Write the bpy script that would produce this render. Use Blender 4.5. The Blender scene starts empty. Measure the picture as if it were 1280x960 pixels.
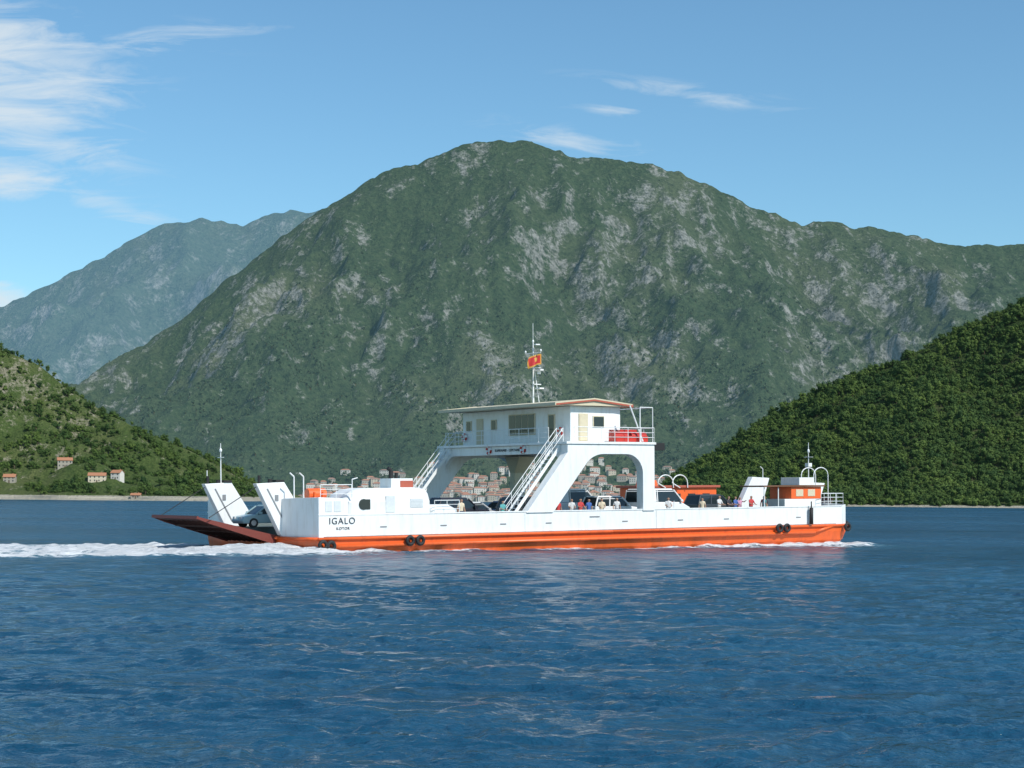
import bpy, bmesh, math, random
import numpy as np
from mathutils import Vector, Matrix, noise
random.seed(7); rng=np.random.default_rng(7)
scene=bpy.context.scene
COL=scene.collection

# ---------------------------------------------------------------- node helpers
def newmat(name):
    m=bpy.data.materials.new(name); m.use_nodes=True
    m.cycles.emission_sampling='NONE'
    nt=m.node_tree; b=nt.nodes.get('Principled BSDF'); return m,nt,b
def N(nt,t,**k):
    n=nt.nodes.new(t)
    for a,v in k.items(): setattr(n,a,v)
    return n
def noise_node(nt,vec,scale,detail=6,rough=.55,dist=0):
    n=N(nt,'ShaderNodeTexNoise'); n.inputs['Scale'].default_value=scale
    n.inputs['Detail'].default_value=detail; n.inputs['Roughness'].default_value=rough
    n.inputs['Distortion'].default_value=dist
    if vec is not None: nt.links.new(vec,n.inputs['Vector'])
    return n
def ramp(nt,fac,stops):
    r=N(nt,'ShaderNodeValToRGB'); e=r.color_ramp.elements
    while len(e)<len(stops): e.new(.5)
    for i,(p,c) in enumerate(stops):
        e[i].position=p; e[i].color=(c[0],c[1],c[2],1) if hasattr(c,'__len__') else (c,c,c,1)
    nt.links.new(fac,r.inputs[0]); return r
def mixc(nt,fac,a,b,bt='MIX'):
    m=N(nt,'ShaderNodeMix',data_type='RGBA',blend_type=bt)
    for s,v in ((m.inputs[0],fac),(m.inputs[6],a),(m.inputs[7],b)):
        if hasattr(v,'links'): nt.links.new(v,s)
        elif hasattr(v,'__len__'): s.default_value=(v[0],v[1],v[2],1)
        else: s.default_value=v
    return m.outputs[2]
def M(nt,op,a,b=None,clamp=False):
    m=N(nt,'ShaderNodeMath',operation=op,use_clamp=clamp)
    for s,v in ((m.inputs[0],a),(m.inputs[1],b)):
        if v is None: continue
        if isinstance(v,(int,float)): s.default_value=v
        else: nt.links.new(v,s)
    return m.outputs[0]
def coord(nt,which='Object',scale=None):
    t=N(nt,'ShaderNodeTexCoord'); o=t.outputs[which]
    if scale:
        mp=N(nt,'ShaderNodeMapping'); mp.inputs['Scale'].default_value=scale
        nt.links.new(o,mp.inputs[0]); o=mp.outputs[0]
    return o
def bump(nt,b,h,strength,dist):
    bm=N(nt,'ShaderNodeBump'); bm.inputs['Strength'].default_value=strength
    bm.inputs['Distance'].default_value=dist
    nt.links.new(h,bm.inputs['Height']); nt.links.new(bm.outputs[0],b.inputs['Normal'])
def paint(name,c,dirt=None,rough=.42,amt=.5,metal=0,scale=(1.2,1.2,.22)):
    m,nt,b=newmat(name)
    dirt=dirt or tuple(x*.6 for x in c)
    n=noise_node(nt,coord(nt,'Object',scale),2.2,6,.65)
    r=ramp(nt,n.outputs[0],[(.48,0),(.8,amt)])
    n2=noise_node(nt,coord(nt),.9,3)
    c2=mixc(nt,n2.outputs[0],c,tuple(x*.9 for x in c))
    nt.links.new(mixc(nt,r.outputs[0],c2,dirt),b.inputs['Base Color'])
    b.inputs['Roughness'].default_value=rough; b.inputs['Metallic'].default_value=metal
    n3=noise_node(nt,coord(nt),1.1,2); bump(nt,b,n3.outputs[0],.25,.04)
    return m
def flat(name,c,rough=.5,metal=0):
    m,nt,b=newmat(name)
    n=noise_node(nt,coord(nt),6,3)
    nt.links.new(mixc(nt,n.outputs[0],tuple(x*.85 for x in c),tuple(min(1,x*1.12) for x in c)),b.inputs['Base Color'])
    b.inputs['Roughness'].default_value=rough; b.inputs['Metallic'].default_value=metal
    return m

# ---------------------------------------------------------------- mesh builder
class MB:
    def __init__(s): s.v=[]; s.f=[]; s.m=[]
    def add(s,vs,fs,m=0):
        o=len(s.v); s.v+= [tuple(v) for v in vs]
        for f in fs: s.f.append([i+o for i in f]); s.m.append(m)
    def box(s,x0,x1,y0,y1,z0,z1,m=0):
        s.add([(x0,y0,z0),(x1,y0,z0),(x1,y1,z0),(x0,y1,z0),(x0,y0,z1),(x1,y0,z1),(x1,y1,z1),(x0,y1,z1)],
              [(0,3,2,1),(4,5,6,7),(0,1,5,4),(1,2,6,5),(2,3,7,6),(3,0,4,7)],m)
    def loft(s,rings,m=0,cap=True):
        n=len(rings[0]); vs=[p for r in rings for p in r]; fs=[]
        for k in range(len(rings)-1):
            for i in range(n):
                j=(i+1)%n; fs.append((k*n+i,k*n+j,(k+1)*n+j,(k+1)*n+i))
        if cap: fs.append(tuple(range(n))[::-1]); fs.append(tuple((len(rings)-1)*n+i for i in range(n)))
        s.add(vs,fs,m)
    def py(s,poly,y0,y1,m=0): s.loft([[(a,y0,b) for a,b in poly],[(a,y1,b) for a,b in poly]],m)
    def px(s,poly,x0,x1,m=0): s.loft([[(x0,a,b) for a,b in poly],[(x1,a,b) for a,b in poly]],m)
    def pz(s,poly,z0,z1,m=0): s.loft([[(a,b,z0) for a,b in poly],[(a,b,z1) for a,b in poly]],m)
    def cyl(s,p,q,r,n=8,m=0,r2=None):
        p=Vector(p);q=Vector(q);d=(q-p).normalized()
        a=d.orthogonal().normalized(); b=d.cross(a); r2=r if r2 is None else r2
        ring=lambda c,rr:[tuple(c+(a*math.cos(t)+b*math.sin(t))*rr) for t in [2*math.pi*i/n for i in range(n)]]
        s.loft([ring(p,r),ring(q,r2)],m)
    def path(s,pts,r,n=6,m=0):
        for a,b in zip(pts[:-1],pts[1:]): s.cyl(a,b,r,n,m)
    def ell(s,c,r,m=0,nu=12,nv=8):
        rings=[]
        for k in range(1,nv):
            t=math.pi*k/nv
            rings.append([(c[0]+r[0]*math.sin(t)*math.cos(2*math.pi*i/nu),c[1]+r[1]*math.sin(t)*math.sin(2*math.pi*i/nu),c[2]-r[2]*math.cos(t)) for i in range(nu)])
        s.loft(rings,m)
    def torus(s,c,R,r,axis='y',m=0,n=18,k=8,mfun=None):
        for i in range(n):
            a0,a1=2*math.pi*i/n,2*math.pi*(i+1)/n
            rings=[]
            for a in (a0,a1):
                ring=[]
                for j in range(k):
                    b=2*math.pi*j/k; rr=R+r*math.cos(b); h=r*math.sin(b)
                    p={'y':(rr*math.cos(a),h,rr*math.sin(a)),'x':(h,rr*math.cos(a),rr*math.sin(a)),'z':(rr*math.cos(a),rr*math.sin(a),h)}[axis]
                    ring.append((c[0]+p[0],c[1]+p[1],c[2]+p[2]))
                rings.append(ring)
            s.loft(rings,mfun(i) if mfun else m,cap=False)
    def obj(s,name,mats,parent=None,bevel=0,smooth=False,recalc=True):
        me=bpy.data.meshes.new(name); me.from_pydata(s.v,[],s.f)
        for mt in mats: me.materials.append(mt)
        me.polygons.foreach_set('material_index',s.m)
        if recalc:
            bm=bmesh.new(); bm.from_mesh(me); bmesh.ops.recalc_face_normals(bm,faces=bm.faces); bm.to_mesh(me); bm.free()
        if smooth: me.polygons.foreach_set('use_smooth',[True]*len(me.polygons))
        o=bpy.data.objects.new(name,me); COL.objects.link(o)
        if parent: o.parent=parent
        if bevel:
            b=o.modifiers.new('b','BEVEL'); b.width=bevel; b.segments=2; b.limit_method='ANGLE'; b.angle_limit=.6
        return o
def empty(name,loc=(0,0,0),rot=(0,0,0),parent=None):
    o=bpy.data.objects.new(name,None); COL.objects.link(o); o.location=loc; o.rotation_euler=rot
    if parent: o.parent=parent
    return o

# ---------------------------------------------------------------- camera
H=3.5
cam=bpy.data.cameras.new('camera'); co=bpy.data.objects.new('camera',cam); COL.objects.link(co)
cam.lens=36*2100/1280; cam.sensor_width=36; cam.shift_y=.1131
cam.clip_start=.5; cam.clip_end=60000
co.matrix_world=Matrix.Translation((0,0,H))@Matrix.Rotation(math.radians(90),4,'X')@Matrix.Rotation(.009,4,'Z')
scene.camera=co

# ---------------------------------------------------------------- light
sd=Vector((.64,-.62,0)).normalized(); EL=math.radians(46)
sdir=Vector((sd.x*math.cos(EL),sd.y*math.cos(EL),math.sin(EL)))
sl=bpy.data.lights.new('sun','SUN'); sl.energy=4.8; sl.angle=math.radians(.5); sl.color=(1,.965,.90)
so=bpy.data.objects.new('sun',sl); COL.objects.link(so); so.rotation_euler=(-sdir).to_track_quat('-Z','Y').to_euler()
w=bpy.data.worlds.new('World'); scene.world=w; w.use_nodes=True; nt=w.node_tree
bg=nt.nodes['Background']; sky=N(nt,'ShaderNodeTexSky'); sky.sky_type='NISHITA'; sky.sun_disc=False
sky.sun_elevation=EL; sky.sun_rotation=math.atan2(sd.x,sd.y); sky.altitude=0; sky.air_density=1.0; sky.dust_density=.35; sky.ozone_density=2.6
bg.inputs['Strength'].default_value=.13
tc=N(nt,'ShaderNodeTexCoord'); sp=N(nt,'ShaderNodeSeparateXYZ'); nt.links.new(tc.outputs['Generated'],sp.inputs[0])
yy=M(nt,'MAXIMUM',sp.outputs[1],.05)
cu=M(nt,'DIVIDE',sp.outputs[0],yy); cw=M(nt,'DIVIDE',sp.outputs[2],yy)
cx=N(nt,'ShaderNodeCombineXYZ'); nt.links.new(cu,cx.inputs[0]); nt.links.new(cw,cx.inputs[1])
mp=N(nt,'ShaderNodeMapping'); mp.inputs['Rotation'].default_value=(0,0,.28); mp.inputs['Scale'].default_value=(6,30,1); nt.links.new(cx.outputs[0],mp.inputs[0])
cn=noise_node(nt,mp.outputs[0],2.4,7,.64,.8)
ells=[(-.310,.262,.075,.036,1.35,-.25),(-.30,.225,.070,.022,1.2,-.30),(-.315,.192,.050,.013,1.6,-.12),(-.235,.17,.07,.010,.65,-.35),
      (-.205,.272,.06,.010,.75,.1),(.105,.243,.060,.006,.80,-.13),(.063,.232,.03,.005,.65,-.1),(.035,.214,.05,.008,.80,-.15),(-.31,.118,.018,.010,1.6,0)]
tot=None
for (a,b,ra,rb,st,tilt) in ells:
    du=M(nt,'SUBTRACT',cu,a); dw=M(nt,'SUBTRACT',cw,b); dw2=M(nt,'SUBTRACT',dw,M(nt,'MULTIPLY',du,tilt))
    q1=M(nt,'DIVIDE',du,ra); q2=M(nt,'DIVIDE',dw2,rb)
    q=M(nt,'ADD',M(nt,'MULTIPLY',q1,q1),M(nt,'MULTIPLY',q2,q2))
    e=M(nt,'MULTIPLY',M(nt,'EXPONENT',M(nt,'MULTIPLY',q,-1.1)),st)
    tot=e if tot is None else M(nt,'MAXIMUM',tot,e)
mask=M(nt,'MULTIPLY',M(nt,'SUBTRACT',M(nt,'ADD',M(nt,'MULTIPLY',tot,.58),M(nt,'MULTIPLY',M(nt,'SUBTRACT',cn.outputs[0],.5),1.8)),.20),1.5,True)
mask=M(nt,'MULTIPLY',mask,M(nt,'MULTIPLY',tot,1.8,True))
mask=M(nt,'MULTIPLY',mask,M(nt,'GREATER_THAN',sp.outputs[1],.06))
mask=M(nt,'MULTIPLY',mask,.78)
skyc=mixc(nt,1.0,sky.outputs[0],(.76,1.04,1.08),'MULTIPLY')
nt.links.new(mixc(nt,mask,skyc,(5.6,6.2,6.6)),bg.inputs['Color'])
scene.view_settings.view_transform='Standard'; scene.view_settings.look='None'; scene.view_settings.exposure=0

# ---------------------------------------------------------------- terrain
def gridmesh(name,co_,mat):
    ny,nx,_=co_.shape
    idx=np.arange(nx*ny).reshape(ny,nx)
    f=np.stack([idx[:-1,:-1],idx[:-1,1:],idx[1:,1:],idx[1:,:-1]],-1).reshape(-1,4)
    me=bpy.data.meshes.new(name); me.vertices.add(nx*ny); me.vertices.foreach_set('co',co_.reshape(-1))
    me.loops.add(f.size); me.loops.foreach_set('vertex_index',f.reshape(-1).astype(np.int32))
    me.polygons.add(len(f)); me.polygons.foreach_set('loop_start',np.arange(0,f.size,4,dtype=np.int32))
    me.polygons.foreach_set('loop_total',np.full(len(f),4,dtype=np.int32))
    me.update(); me.validate(); me.polygons.foreach_set('use_smooth',[True]*len(f)); me.materials.append(mat)
    o=bpy.data.objects.new(name,me); COL.objects.link(o); return o
def grid(name,xs,ys,fn,mat):
    nx,ny=len(xs),len(ys); co_=np.empty((ny,nx,3))
    for j,y in enumerate(ys):
        for i,x in enumerate(xs): co_[j,i]=(x,y,fn(x,y))
    return gridmesh(name,co_,mat)

MT=[(-3400,0),(-1900,0),(-1600,40),(-1400,110),(-1200,210),(-1080,272),(-980,342),(-840,442),(-680,583),(-580,664),(-490,721),(-400,766),(-320,827),(-240,851),(-140,892),(-40,911),(40,900),(140,857),(240,858),(340,843),(440,809),(560,769),(680,720),(720,700),(780,709),(840,690),(940,683),(1020,667),(1120,652),(1280,657),(1500,640),(2200,600),(3400,500)]
FT=[(-6500,300),(-4200,500),(-3200,800),(-2560,956),(-2320,1078),(-2080,1208),(-1840,1330),(-1560,1393),(-1360,1387),(-1240,1440),(-1120,1458),(-980,1438),(-600,1300),(0,1100),(1500,700)]
RT=[(100,-10),(150,-4),(180,8),(210,32),(260,60),(310,98),(360,123),(410,149),(460,166),(510,190),(560,215),(600,235),(640,254),(800,312),(1100,380),(1500,400)]
LT=[(-1300,330),(-900,270),(-700,225),(-512,146),(-480,133),(-448,110),(-408,83),(-368,64),(-328,48),(-296,32),(-264,15),(-236,-3),(-200,-10)]
def prof(tab):
    X=[a for a,b in tab]; Z=[b for a,b in tab]
    return lambda x: float(np.interp(x,X,Z))
pm,pf,pr,pl=prof(MT),prof(FT),prof(RT),prof(LT)
def h_main(x,y):
    t=(y-2600)/1600
    wv=noise.noise(Vector((x/900,y/900,3)))
    rid=noise.ridged_multi_fractal(Vector(((x+130*wv)/430,y/1050,1.3)),1.0,2.15,6,1.0,2.0)
    rid2=noise.ridged_multi_fractal(Vector(((x-60*wv)/170,y/360,5.3)),1.0,2.1,4,1.0,2.0)
    fine=noise.fractal(Vector((x/70,y/70,9)),.75,2.1,6)
    if t<=1:
        tt=max(t,-.2); g=.52*tt+.48*tt*abs(tt)
        a=max(0,min(1,t*2.2))*(1-max(0,min(1,(t-.74)/.26))**1.5*.90)
        R=pm(x)
        z=R*g+a*((rid-1.1)*130+(rid2-1.1)*32)*min(1,R/500)
    else:
        R=pm(x); z=R*(1-(t-1)*.9)
        z+=.10*(rid-1.1)*130+.1*(rid2-1.1)*32
    amp=max(0,min(1,t*4)); k=1-.3*max(0,min(1,(t-.8)/.2))
    return z+fine*14*amp*k-3*(1-amp)
def h_far(x,y):
    t=(y-5400)/3000
    rid=noise.ridged_multi_fractal(Vector((x/900,y/1700,7.3)),1.0,2.1,7,1.0,2.0)
    R=pf(x); g=t*(.6+.4*t) if t<=1 else 1-(t-1)*.9
    a=max(0,min(1,t*2))*(1-max(0,min(1,(t-.7)/.3))*.93) if t<=1 else .07
    return R*g+a*(rid-1.1)*300+noise.fractal(Vector((x/140,y/140,2)),.9,2.1,5)*22
def h_right(x,y):
    t=(y-1560+60*noise.noise(Vector((x/140,0,5))))/540
    R=pr(x)
    if t<=1: g=.75*t+.25*t*abs(t) if t>0 else t*.5
    else: g=1-(t-1)*.5
    a=max(0,min(1,t*3))*(1-max(0,min(1,(t-.75)/.25))*.85) if t<1 else .15
    sh=3*min(1,max(-1,t*12)) if R>0 else 0
    return R*g+sh+a*(noise.fractal(Vector((x/130,y/170,4)),.8,2.1,5)*26)*min(1,max(R,0)/90)-1
def h_left(x,y):
    t=(y-1405+22*noise.noise(Vector((x/50,0,5))))/275
    R=pl(x)
    if t<=1: g=(.35*t+.65*t*t) if t>0 else t*.5
    else: g=1-(t-1)*.5
    a=max(0,min(1,t*2.5))*(1-max(0,min(1,(t-.75)/.25))*.85) if t<1 else .15
    sh=4.2*min(1,max(-1,t*22)) if R>0 else 0
    return R*g+sh+a*(noise.fractal(Vector((x/60,y/80,8)),.8,2.1,5)*12)*min(1,max(R,0)/60)-.6

def mountain_mat(name,green1,green2,rock1,rock2,air,sc=1.0,rocklo=.60,dry=(.11,.11,.05),rw=.06,dotf=.6,beach=3.2):
    m,nt,b=newmat(name)
    P=coord(nt,'Object')
    mp=N(nt,'ShaderNodeMapping'); mp.inputs['Scale'].default_value=(1,.5,.8); nt.links.new(P,mp.inputs[0]); Pm=mp.outputs[0]
    mps=N(nt,'ShaderNodeMapping'); mps.inputs['Scale'].default_value=(1,.16,.22); nt.links.new(P,mps.inputs[0])
    big=noise_node(nt,Pm,.0032*sc,3,.62,.6); med=noise_node(nt,Pm,.014*sc,6,.74,.5); fin=noise_node(nt,P,.07*sc,5,.80)
    stk=noise_node(nt,mps.outputs[0],.03*sc,5,.68,.3)
    vor=N(nt,'ShaderNodeTexVoronoi'); vor.inputs['Scale'].default_value=.10*sc; nt.links.new(P,vor.inputs['Vector'])
    geo=N(nt,'ShaderNodeNewGeometry'); s2=N(nt,'ShaderNodeSeparateXYZ'); nt.links.new(geo.outputs['Normal'],s2.inputs[0])
    steep=M(nt,'SUBTRACT',1,s2.outputs[2])
    g=mixc(nt,ramp(nt,fin.outputs[0],[(.38,0),(.62,1)]).outputs[0],green1,green2)
    g=mixc(nt,ramp(nt,big.outputs[0],[(.46,0),(.68,.75)]).outputs[0],g,dry)
    dots=ramp(nt,vor.outputs['Distance'],[(.2,1),(.5,0)])
    r=mixc(nt,ramp(nt,fin.outputs[0],[(.35,0),(.65,1)]).outputs[0],rock2,rock1)
    v=M(nt,'ADD',M(nt,'ADD',M(nt,'MULTIPLY',med.outputs[0],.45),M(nt,'MULTIPLY',fin.outputs[0],.30)),M(nt,'MULTIPLY',big.outputs[0],.22))
    v=M(nt,'ADD',v,M(nt,'ADD',M(nt,'MULTIPLY',steep,.22),M(nt,'MULTIPLY',stk.outputs[0],.22)))
    rk=ramp(nt,v,[(rocklo+.04,0),(rocklo+.04+rw,.92)])
    c=mixc(nt,rk.outputs[0],g,r)
    c=mixc(nt,M(nt,'MULTIPLY',dots.outputs[0],dotf),c,tuple(x*.5 for x in green1))
    s3=N(nt,'ShaderNodeSeparateXYZ'); nt.links.new(P,s3.inputs[0])
    c=mixc(nt,M(nt,'LESS_THAN',M(nt,'ADD',s3.outputs[2],M(nt,'MULTIPLY',fin.outputs[0],2)),beach),c,(.40,.37,.30))
    nt.links.new(c,b.inputs['Base Color']); b.inputs['Roughness'].default_value=.95
    b.inputs['Specular IOR Level'].default_value=.1
    b.inputs['Emission Color'].default_value=(*air,1); b.inputs['Emission Strength'].default_value=1  # distance haze painted in: terrain gives off a constant bluish glow
    hh=M(nt,'ADD',fin.outputs[0],M(nt,'MULTIPLY',med.outputs[0],2.4))
    bump(nt,b,hh,1.0,14/sc)
    return m
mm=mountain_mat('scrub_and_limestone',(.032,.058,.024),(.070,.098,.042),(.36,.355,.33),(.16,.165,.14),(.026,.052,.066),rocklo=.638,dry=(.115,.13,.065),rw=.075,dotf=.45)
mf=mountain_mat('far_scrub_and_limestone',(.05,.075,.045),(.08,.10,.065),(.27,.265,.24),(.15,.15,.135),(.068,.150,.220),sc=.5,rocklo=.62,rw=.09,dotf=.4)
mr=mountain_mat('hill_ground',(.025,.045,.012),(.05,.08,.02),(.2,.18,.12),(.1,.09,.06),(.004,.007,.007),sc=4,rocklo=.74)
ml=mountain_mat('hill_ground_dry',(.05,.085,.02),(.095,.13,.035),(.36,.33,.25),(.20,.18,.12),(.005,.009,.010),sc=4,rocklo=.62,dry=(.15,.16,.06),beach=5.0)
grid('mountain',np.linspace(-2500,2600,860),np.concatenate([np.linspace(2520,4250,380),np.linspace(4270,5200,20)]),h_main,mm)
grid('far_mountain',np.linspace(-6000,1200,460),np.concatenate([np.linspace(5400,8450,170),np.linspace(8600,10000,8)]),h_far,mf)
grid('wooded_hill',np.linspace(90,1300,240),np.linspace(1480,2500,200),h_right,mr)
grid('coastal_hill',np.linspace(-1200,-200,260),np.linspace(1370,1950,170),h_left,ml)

# ---------------------------------------------------------------- trees
def leafmat(name,c1,c2,air=(0,0,0),patch=.02):
    m,nt,b=newmat(name)
    oi=N(nt,'ShaderNodeObjectInfo'); n=noise_node(nt,oi.outputs['Location'],patch,2,.6)
    f=M(nt,'ADD',M(nt,'MULTIPLY',M(nt,'POWER',oi.outputs['Random'],1.5),.6),M(nt,'MULTIPLY',M(nt,'SUBTRACT',n.outputs[0],.38),1.9),True)
    nt.links.new(mixc(nt,f,c1,c2),b.inputs['Base Color'])
    b.inputs['Roughness'].default_value=.75; b.inputs['Specular IOR Level'].default_value=.2
    b.inputs['Emission Color'].default_value=(*air,1); b.inputs['Emission Strength'].default_value=1  # faint emission on the leaves imitates airlight in front of them
    return m
bark=flat('bark',(.12,.09,.06),.9)
leafA=leafmat('broadleaf_foliage',(.018,.048,.010),(.090,.135,.025),(.003,.006,.006))
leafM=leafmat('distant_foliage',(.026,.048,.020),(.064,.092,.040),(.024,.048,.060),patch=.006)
def tree_mesh(name,leaf,seed,leaves=300,tall=1.0,spread=1.0,nl=6):
    r=random.Random(seed); b=MB()
    b.cyl((0,0,-1),(0,0,3.2*tall),.28,6,0,.14)
    lobes=[]
    for i in range(nl):
        a=r.random()*6.28; d=r.uniform(.6,2.8)*spread
        c=Vector((d*math.cos(a),d*math.sin(a),r.uniform(1.8,5.6)*tall)); lobes.append((c,r.uniform(.9,2.1)))
        b.cyl((0,0,1.8*tall),tuple(c),.12,4,0,.04)
    lobes.append((Vector((0,0,4.0*tall)),1.9))
    for c,R in lobes:
        nu,nv=7,5; rings=[]
        for k in range(1,nv):
            t=math.pi*k/nv
            ring=[]
            for i in range(nu):
                p=Vector((math.sin(t)*math.cos(6.283*i/nu),math.sin(t)*math.sin(6.283*i/nu),-math.cos(t)*.85))
                p=p*R*.70*(1+.5*noise.noise(p*1.9+c)); ring.append(tuple(c+p))
            rings.append(ring)
        b.loft(rings,1)
    for _ in range(leaves):
        c,R=r.choice(lobes); d=Vector((r.gauss(0,1),r.gauss(0,1),r.gauss(.25,1))).normalized()
        p=c+d*R*r.uniform(.6,1.3); s=r.uniform(.18,.50)
        u=(d.orthogonal().normalized()+Vector((r.uniform(-.7,.7),r.uniform(-.7,.7),r.uniform(-.7,.7)))).normalized(); v=d.cross(u).normalized()
        b.add([p-u*s-v*s*.6,p+u*s-v*s*.6,p+u*s*.6+v*s,p-u*s*.7+v*s*.7],[(0,1,2,3)],1)
    me=bpy.data.meshes.new(name); me.from_pydata(b.v,[],b.f); me.materials.append(bark); me.materials.append(leaf)
    me.polygons.foreach_set('material_index',b.m); return me
def tree_collection(name,leaf,n,leaves):
    c=bpy.data.collections.new(name)
    for i in range(n):
        c.objects.link(bpy.data.objects.new('tree_form',tree_mesh('tree_form',leaf,i*13+5,leaves,[1,1.4,.75,1.15,.6,1.6,.9][i%7],[1,.8,1.4,1,1.6,.5,1.2][i%7],5+i%4)))
    return c
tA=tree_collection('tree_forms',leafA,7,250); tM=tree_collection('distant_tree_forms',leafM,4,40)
def forest(name,pts,scl,coll):
    me=bpy.data.meshes.new(name); me.from_pydata(pts,[],[])
    a=me.attributes.new('scl','FLOAT','POINT'); a.data.foreach_set('value',scl)
    o=bpy.data.objects.new(name,me); COL.objects.link(o)
    ng=bpy.data.node_groups.new(name,'GeometryNodeTree')
    ng.interface.new_socket('Geometry',in_out='INPUT',socket_type='NodeSocketGeometry')
    ng.interface.new_socket('Geometry',in_out='OUTPUT',socket_type='NodeSocketGeometry')
    gi=ng.nodes.new('NodeGroupInput'); go=ng.nodes.new('NodeGroupOutput')
    ip=ng.nodes.new('GeometryNodeInstanceOnPoints'); ci=ng.nodes.new('GeometryNodeCollectionInfo')
    ci.inputs['Collection'].default_value=coll; ci.inputs['Separate Children'].default_value=True; ci.inputs['Reset Children'].default_value=True
    ip.inputs['Pick Instance'].default_value=True
    rv=ng.nodes.new('FunctionNodeRandomValue'); rv.data_type='FLOAT_VECTOR'
    rv.inputs[0].default_value=(-.15,-.15,0); rv.inputs[1].default_value=(.15,.15,6.28)
    na=ng.nodes.new('GeometryNodeInputNamedAttribute'); na.data_type='FLOAT'; na.inputs['Name'].default_value='scl'
    ri=ng.nodes.new('FunctionNodeRandomValue'); ri.data_type='INT'; ri.inputs[4].default_value=0; ri.inputs[5].default_value=len(coll.objects)-1
    L=ng.links
    L.new(gi.outputs[0],ip.inputs['Points']); L.new(ci.outputs[0],ip.inputs['Instance']); L.new(rv.outputs[0],ip.inputs['Rotation'])
    L.new(ri.outputs[2],ip.inputs['Instance Index'])
    L.new([s for s in na.outputs if s.enabled][0],ip.inputs['Scale']); L.new(ip.outputs[0],go.inputs[0])
    md=o.modifiers.new('trees','NODES'); md.node_group=ng
    return o
def scatter(n,x0,x1,y0,y1,fn,dens,smin,smax,zmin=2.5,sink=1.1,sf=None):
    P=[];S=[]
    for _ in range(n):
        x=random.uniform(x0,x1); y=random.uniform(y0,y1)
        if random.random()>dens(x,y): continue
        z=fn(x,y)
        if z<zmin: continue
        s=(smin+(smax-smin)*random.random()**1.8)*(1+.5*noise.noise(Vector((x/26,y/26,1))))
        if sf: s*=sf(x,y)
        P.append((x,y,z-sink*s)); S.append(s)
    return P,S
P,S=scatter(27000,140,800,1540,2140,h_right,lambda x,y:1 if noise.noise(Vector((x/60,y/90,0)))>-.42 else .35,.45,1.7,zmin=1.6)
forest('hillside_forest',P,S,tA)
HS=[(-366,1482,15,9,6,.15),(-351,1494,9,8,6,-.3),(-407,1528,13,9,6.5,.3),(-441,1475,10,8,5,.1)]
def dl(x,y):
    for hx,hy,*_ in HS:
        if abs(x-hx*y/hy)<10 and hy-50<y<hy+7: return .0
    return min(1,max(.06,.5+2.4*noise.fractal(Vector((x/50,y/42,3)),.8,2,3)))
P,S=scatter(9500,-680,-225,1408,1720,h_left,dl,.28,1.15,zmin=4.2)
forest('coastal_woodland',P,S,tA)
dm=lambda x,y: min(1,max(.03,.5+2.0*noise.fractal(Vector((x/120,y/260,3)),.8,2,4)))*max(0,(1-.95*max(0,(y-3100)/1000)))
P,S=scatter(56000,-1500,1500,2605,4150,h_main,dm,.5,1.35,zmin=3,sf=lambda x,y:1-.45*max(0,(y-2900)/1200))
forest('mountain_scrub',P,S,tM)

# ---------------------------------------------------------------- houses
wallA=paint('plaster_cream',(.60,.53,.40),rough=.9,amt=.3); wallB=paint('plaster_white',(.66,.63,.57),rough=.9,amt=.3)
stone=paint('stone_wall',(.36,.33,.27),rough=.95,amt=.6,scale=(1,1,1)); tile=paint('roof_tiles',(.38,.17,.09),(.25,.14,.09),rough=.9,scale=(1,1,1))
dark=flat('dark_opening',(.03,.035,.04),.3)
def house(name,x,y,z,w_,d,h,rot,wall,roofh=2.4,floors=2):
    e=empty(name,(x,y,z),(0,0,rot)); b=MB()
    b.py([(-w_/2,-3),(w_/2,-3),(w_/2,h),(-w_/2,h)],-d/2,d/2)
    b.px([(-d/2,h),(d/2,h),(0,h+roofh)],-w_/2,w_/2); b.obj('walls',[wall],e)
    r=MB()
    for sgn in (1,-1):
        r.loft([[(-w_/2-.5,sgn*(d/2+.5),h-.25),(w_/2+.5,sgn*(d/2+.5),h-.25),(w_/2+.5,0,h+roofh+.1),(-w_/2-.5,0,h+roofh+.1)],
                [(-w_/2-.5,sgn*(d/2+.5),h+.0),(w_/2+.5,sgn*(d/2+.5),h+.0),(w_/2+.5,0,h+roofh+.35),(-w_/2-.5,0,h+roofh+.35)]])
    r.box(w_*.2,w_*.2+.8,.6,1.4,h+1,h+roofh+1); r.obj('roof',[tile],e)
    wd=MB(); n=max(2,int(w_/3.2))
    for fl in range(floors):
        zz=1+fl*(h/floors)
        for i in range(n):
            xx=-w_/2+(i+.5)*w_/n
            wd.box(xx-.5,xx+.5,-d/2-.03,-d/2+.1,zz,zz+1.4)
    wd.obj('windows',[dark],e)
    dd=MB(); dd.box(-.6,.6,-d/2-.06,-d/2+.1,-.2,2.1); dd.obj('door',[bark],e)
for (x,y,w_,d,h,rot),wl,nm in zip(HS,[wallA,wallB,stone,stone],['stucco_house','stucco_house','stone_house','stone_house']):
    house(nm,x,y,max(1.5,h_left(x,y-d/2)),w_,d,h,rot,wl)
house('stone_boathouse',-318,1421,max(1.5,h_left(-318,1419)),8,5,3,0,stone,1.4,1)
b=MB(); prev=None
for i in range(60):
    x=-680+i*7.2; y=1411-22*noise.noise(Vector((x/50,0,5)))
    if prev: b.loft([[(prev[0],prev[1],-.5),(prev[0],prev[1]+1,-.5),(prev[0],prev[1]+1,2.6),(prev[0],prev[1],2.6)],[(x,y,-.5),(x,y+1,-.5),(x,y+1,2.6),(x,y,2.6)]])
    prev=(x,y)
b.obj('shore_retaining_wall',[paint('pale_stone_wall',(.46,.42,.34),rough=.95,amt=.7,scale=(.3,.3,.6))])
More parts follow.
